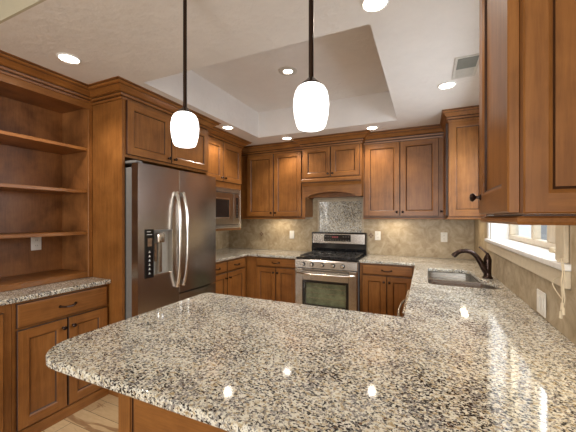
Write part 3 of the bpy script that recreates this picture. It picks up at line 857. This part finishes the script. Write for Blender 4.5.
for x, y, r in ((.155, .16, .045), (.155, .43, .038), (.378, .30, .05), (.60, .16, .040), (.60, .43, .045)): burner(x, y, r)
for x0, x1 in ((.03, .27), (.275, .48), (.485, .725)):
    g_ = MB(); zt_ = .944; t_ = .007
    for x in (x0+.012, x1-.012): g_.box(x-t_, x+t_, .05, .545, zt_-.014, zt_, 'iron', .002)
    for y in (.057, .297, .538): g_.box(x0+.019, x1-.019, y-t_, y+t_, zt_-.014, zt_, 'iron', .002)
    xm = (x0+x1)/2
    g_.box(xm-t_, xm+t_, .064, .13, zt_-.014, zt_+.002, 'iron').box(xm-t_, xm+t_, .20, .29, zt_-.014, zt_+.002, 'iron').box(xm-t_, xm+t_, .304, .39, zt_-.014, zt_+.002, 'iron').box(xm-t_, xm+t_, .47, .531, zt_-.014, zt_+.002, 'iron')
    for y in (.165, .43):
        g_.box(x0+.019, x0+.075, y-t_, y+t_, zt_-.014, zt_+.002, 'iron').box(x1-.075, x1-.019, y-t_, y+t_, zt_-.014, zt_+.002, 'iron')
    for x in (x0+.012, x1-.012):
        for y in (.058, .297, .537): g_.box(x-.006, x+.006, y-.006, y+.006, .9165, zt_-.014, 'iron')
    g_.build('grate', rg)

# ------------------------------------------------------------------ right wall uppers
ec = thing('wall_cabinet', 'wooden wall cabinet with plain end panel in the far right corner beside the window', 'cabinet', (.200, YB-.002, 0), -PI/2)
we = YB-.002-3.30
MB().box(.312, we, 0, XR-.2-.002, 1.412, CZ-.002, 'wood').build('carcass', ec)
ep = door(ec, 0.004, XR-.2-.006, 1.412, 2.325, None, .058, 0, 'end_panel', None); ep.rotation_euler = (0, 0, PI/2); ep.location = (we, 0, 0)
crown(ec, [(.32, 0), (we+.022, 0), (we+.022, XR-.2-.004)], CZ, .52)
crown(ec, [(.32, .002), (we+.020, .002), (we+.020, XR-.2-.02)], 1.382, 1.0, RAIL, 'light_rail')
door(ec, .35, we-.02, 1.42, 2.315, (.385, 1.47))

nx = thing('wall_cabinet', 'large wooden wall cabinet in the right foreground, ending short of the window', 'cabinet', (.182, 1.180, 0), -PI/2)
wn_ = 1.180-.780
dn_ = XR-.182-.002
MB().box(0, wn_, 0, dn_, 1.405, CZ-.002, 'wood').build('carcass', nx)
door(nx, .014, wn_-.008, 1.408, 2.315, (.048, 1.462), edge=None)
ep = door(nx, .0, dn_-.004, 1.405, 2.33, None, .040, 0, 'end_panel', None); ep.rotation_euler = (0, 0, PI/2); ep.location = (wn_, 0, 0)
crown(nx, [(-.001, dn_-.01), (-.001, -.022), (wn_+.022, -.022), (wn_+.022, dn_-.01)], CZ, .9)
crown(nx, [(0, dn_-.02), (0, .002), (wn_+.016, .002), (wn_+.016, dn_-.02)], 1.382, 1.0, [(0, 0, 0), (.012, 0, 0), (.016, .006, 0), (.014, .014, 0), (.004, .018, 0), (.004, .021, 1), (0, .022, 0)], 'light_rail')

# ------------------------------------------------------------------ lamps
def spot(parent, z, power, ang=2.3, blend=.6, size=.05):
    l = bpy.data.lights.new('can_light', 'SPOT'); l.energy = power; l.color = CAN_COL; l.spot_size = ang; l.spot_blend = blend; l.shadow_soft_size = .035
    o = bpy.data.objects.new('can_light', l); C.objects.link(o); o.parent = parent; o.location = (0, 0, z); return o
cans = [(-2.085, 1.19, CZ, 'round recessed ceiling light above the bookcase corner at left'),
        (-.218, 1.483, CZ, 'round recessed ceiling light near the top edge, in front of the raised tray'),
        (.152, 2.638, CZ, 'round recessed ceiling light beside the ceiling vent'),
        (-2.035, 2.84, CZ, 'round recessed ceiling light over the microwave cabinet crown'),
        (-.552, 3.525, CZ, 'round recessed ceiling light right of the hood crown'),
        (-1.619, 3.536, CZ, 'round recessed ceiling light left of the hood crown'),
        (-1.149, 2.531, TZ, 'round recessed ceiling light inside the raised ceiling tray')]
for i, (x, y, z, lab) in enumerate(cans):
    t = thing('recessed_light', lab, 'ceiling light', (x, y, z), 0, 'recessed ceiling lights')
    rr = .066 if i < 6 else .085
    ri = rr-.012 if i < 6 else .042
    mb = MB().lathe([(ri, -.001), (rr, -.001), (rr, -.004), (ri+.004, -.009), (ri, -.006)], (0, 0, 0), 'z', 'whitetrim' if i < 6 else 'ventmetal', 28)
    # ring only: remove caps
    mb.bm.faces.ensure_lookup_table()
    for f_ in [f for f in mb.bm.faces if len(f.verts) > 4]: mb.bm.faces.remove(f_)
    mb.build('trim_ring', t)
    MB().lathe([(.0001, -.001), (ri, -.001), (ri, -.005), (ri*.6, -.008), (.0001, -.009)], (0, 0, 0), 'z', 'lens', 28).build('lens', t)
    if i == 6: MB().lathe([(ri+.001, -.001), (ri+.014, -.001), (ri+.014, -.0065), (ri+.001, -.005)], (0, 0, 0), 'z', 'ventmetal', 28).build('baffle', t)
    spot(t, -.03, CAN_W)

def pendant(x, y, zb_, lab):
    t = thing('pendant_light', lab, 'pendant light', (x, y, zb_), 0, 'pendant lights over the peninsula')
    H = .145
    prof = [(.0001, 0), (.036, 0), (.044, .003), (.050, .014), (.0575, .045), (.0605, .078), (.0590, .102), (.054, .124), (.046, .138), (.036, H), (.0001, H)]
    MB().lathe(prof, (0, 0, 0), 'z', 'shade', 28).build('lamp_shade', t)
    MB().lathe([(.0001, H+.0005), (.034, H+.0005), (.034, H+.006), (.022, H+.016), (.010, H+.028), (.0001, H+.028)], (0, 0, 0), 'z', 'bronze', 20).build('cap', t)
    top = CZ-zb_
    MB().lathe([(.0001, H+.0285), (.0085, H+.0285), (.0085, top-.021), (.0001, top-.021)], (0, 0, 0), 'z', 'bronze', 12).build('rod', t)
    MB().lathe([(.0001, top-.020), (.030, top-.020), (.060, top-.008), (.062, top-.001), (.0001, top-.001)], (0, 0, 0), 'z', 'bronze', 24).build('canopy', t)
pendant(-.972, 1.035, 1.714, 'left pendant lamp with glowing white barrel shade on a bronze rod')
pendant(-.352, .965, 1.697, 'right pendant lamp with glowing white barrel shade on a bronze rod')

def undercab(x, y, z, L, rz, lab, power=2.0):
    t = thing('under_cabinet_light', lab, 'light', (x, y, z), rz, 'slim lights under the wall cabinets')
    MB().box(-L/2, L/2, -.03, .03, -.016, -.0005, 'white', .002).build('housing', t)
    MB().box(-L/2+.01, L/2-.01, -.022, .022, -.0185, -.0165, 'strip').build('diffuser', t)
    l = bpy.data.lights.new('strip_light', 'AREA'); l.shape = 'RECTANGLE'; l.size = L*.9; l.size_y = .05; l.energy = power*.7; l.color = (1.0, .83, .60)
    o = bpy.data.objects.new('strip_light', l); C.objects.link(o); o.parent = t; o.location = (0, 0, -.020)
undercab(-1.95, 3.93, 1.412, .30, 0, 'slim light strip under the wall cabinet left of the stove')
undercab(-.36, 3.92, 1.412, .30, 0, 'slim light strip under the wall cabinet right of the stove')
undercab(.36, 3.55, 1.412, .25, PI/2, 'slim light strip under the far right corner cabinet', 1.2)
undercab(.40, 1.05, 1.405, .36, PI/2, 'slim light strip under the large cabinet in the right foreground', 1.6)

# ceiling vent
vt = thing('ceiling_vent', 'rectangular ceiling air vent with grey grille beside a recessed light', 'vent', (.250, 2.375, CZ))
MB().box(-.075, .075, -.165, .165, -.006, -.0005, 'ventmetal', .002).build('frame', vt)
MB().box(-.058, .058, -.148, .002, -.0085, -.0065, 'ventdark').build('grille', vt)
s_ = MB()
for k in range(8): s_.box(-.055, .055, .016+k*.016, .020+k*.016, -.0095, -.0065, 'ventmetal')
s_.build('louvre', vt)

# blind cords and window crank
bcx = thing('blind_cord', 'tangle of beige blind cords hanging from the near end of the window sill', 'cord', (.486, 1.50, 1.19))
for k, (dy, z1_, ph) in enumerate(((.0, -.13, 0), (.012, -.165, 1), (-.012, -.145, 2))):
    pts = [(-.004*k, dy*(.3+.7*j/12)+.006*math.sin(j*1.1+ph), .05+(z1_-.05)*j/12) for j in range(13)]
    MB().tube(pts, .0019, 'cord', 6).build('cord', bcx)
pts = [(-.002, .01+.10*math.sin(PI*j/12), -.02-.09*(j/12)) for j in range(13)]
MB().tube(pts, .0022, 'cord', 6).build('cord', bcx)
for dy, z in ((.0, -.150), (.012, -.185), (-.012, -.165)): MB().lathe([(.0001, 0), (.006, .002), (.0045, .028), (.0001, .03)], (-.006, dy, z), 'z', 'cord', 8).build('tassel', bcx)
wc = thing('window_crank', 'small beige window crank lying on the near end of the window sill', 'crank', (.520, 1.62, WZ0+.0135))
MB().lathe([(.0001, 0), (.018, 0), (.016, .014), (.0001, .018)], (0, 0, 0), 'z', 'cord', 12).build('base', wc)
MB().tube([(0, 0, .014), (-.006, .02, .028), (-.008, .055, .036), (-.008, .08, .034)], [.008, .007, .006, .006], 'cord', 8).build('arm', wc)
MB().lathe([(.0001, 0), (.012, .003), (.014, .012), (.009, .024), (.0001, .026)], (-.008, .082, .028), 'z', 'cord', 12).build('handle_knob', wc)
for o in bpy.data.objects:
    if o.name.startswith('tmp'): bpy.data.objects.remove(o)
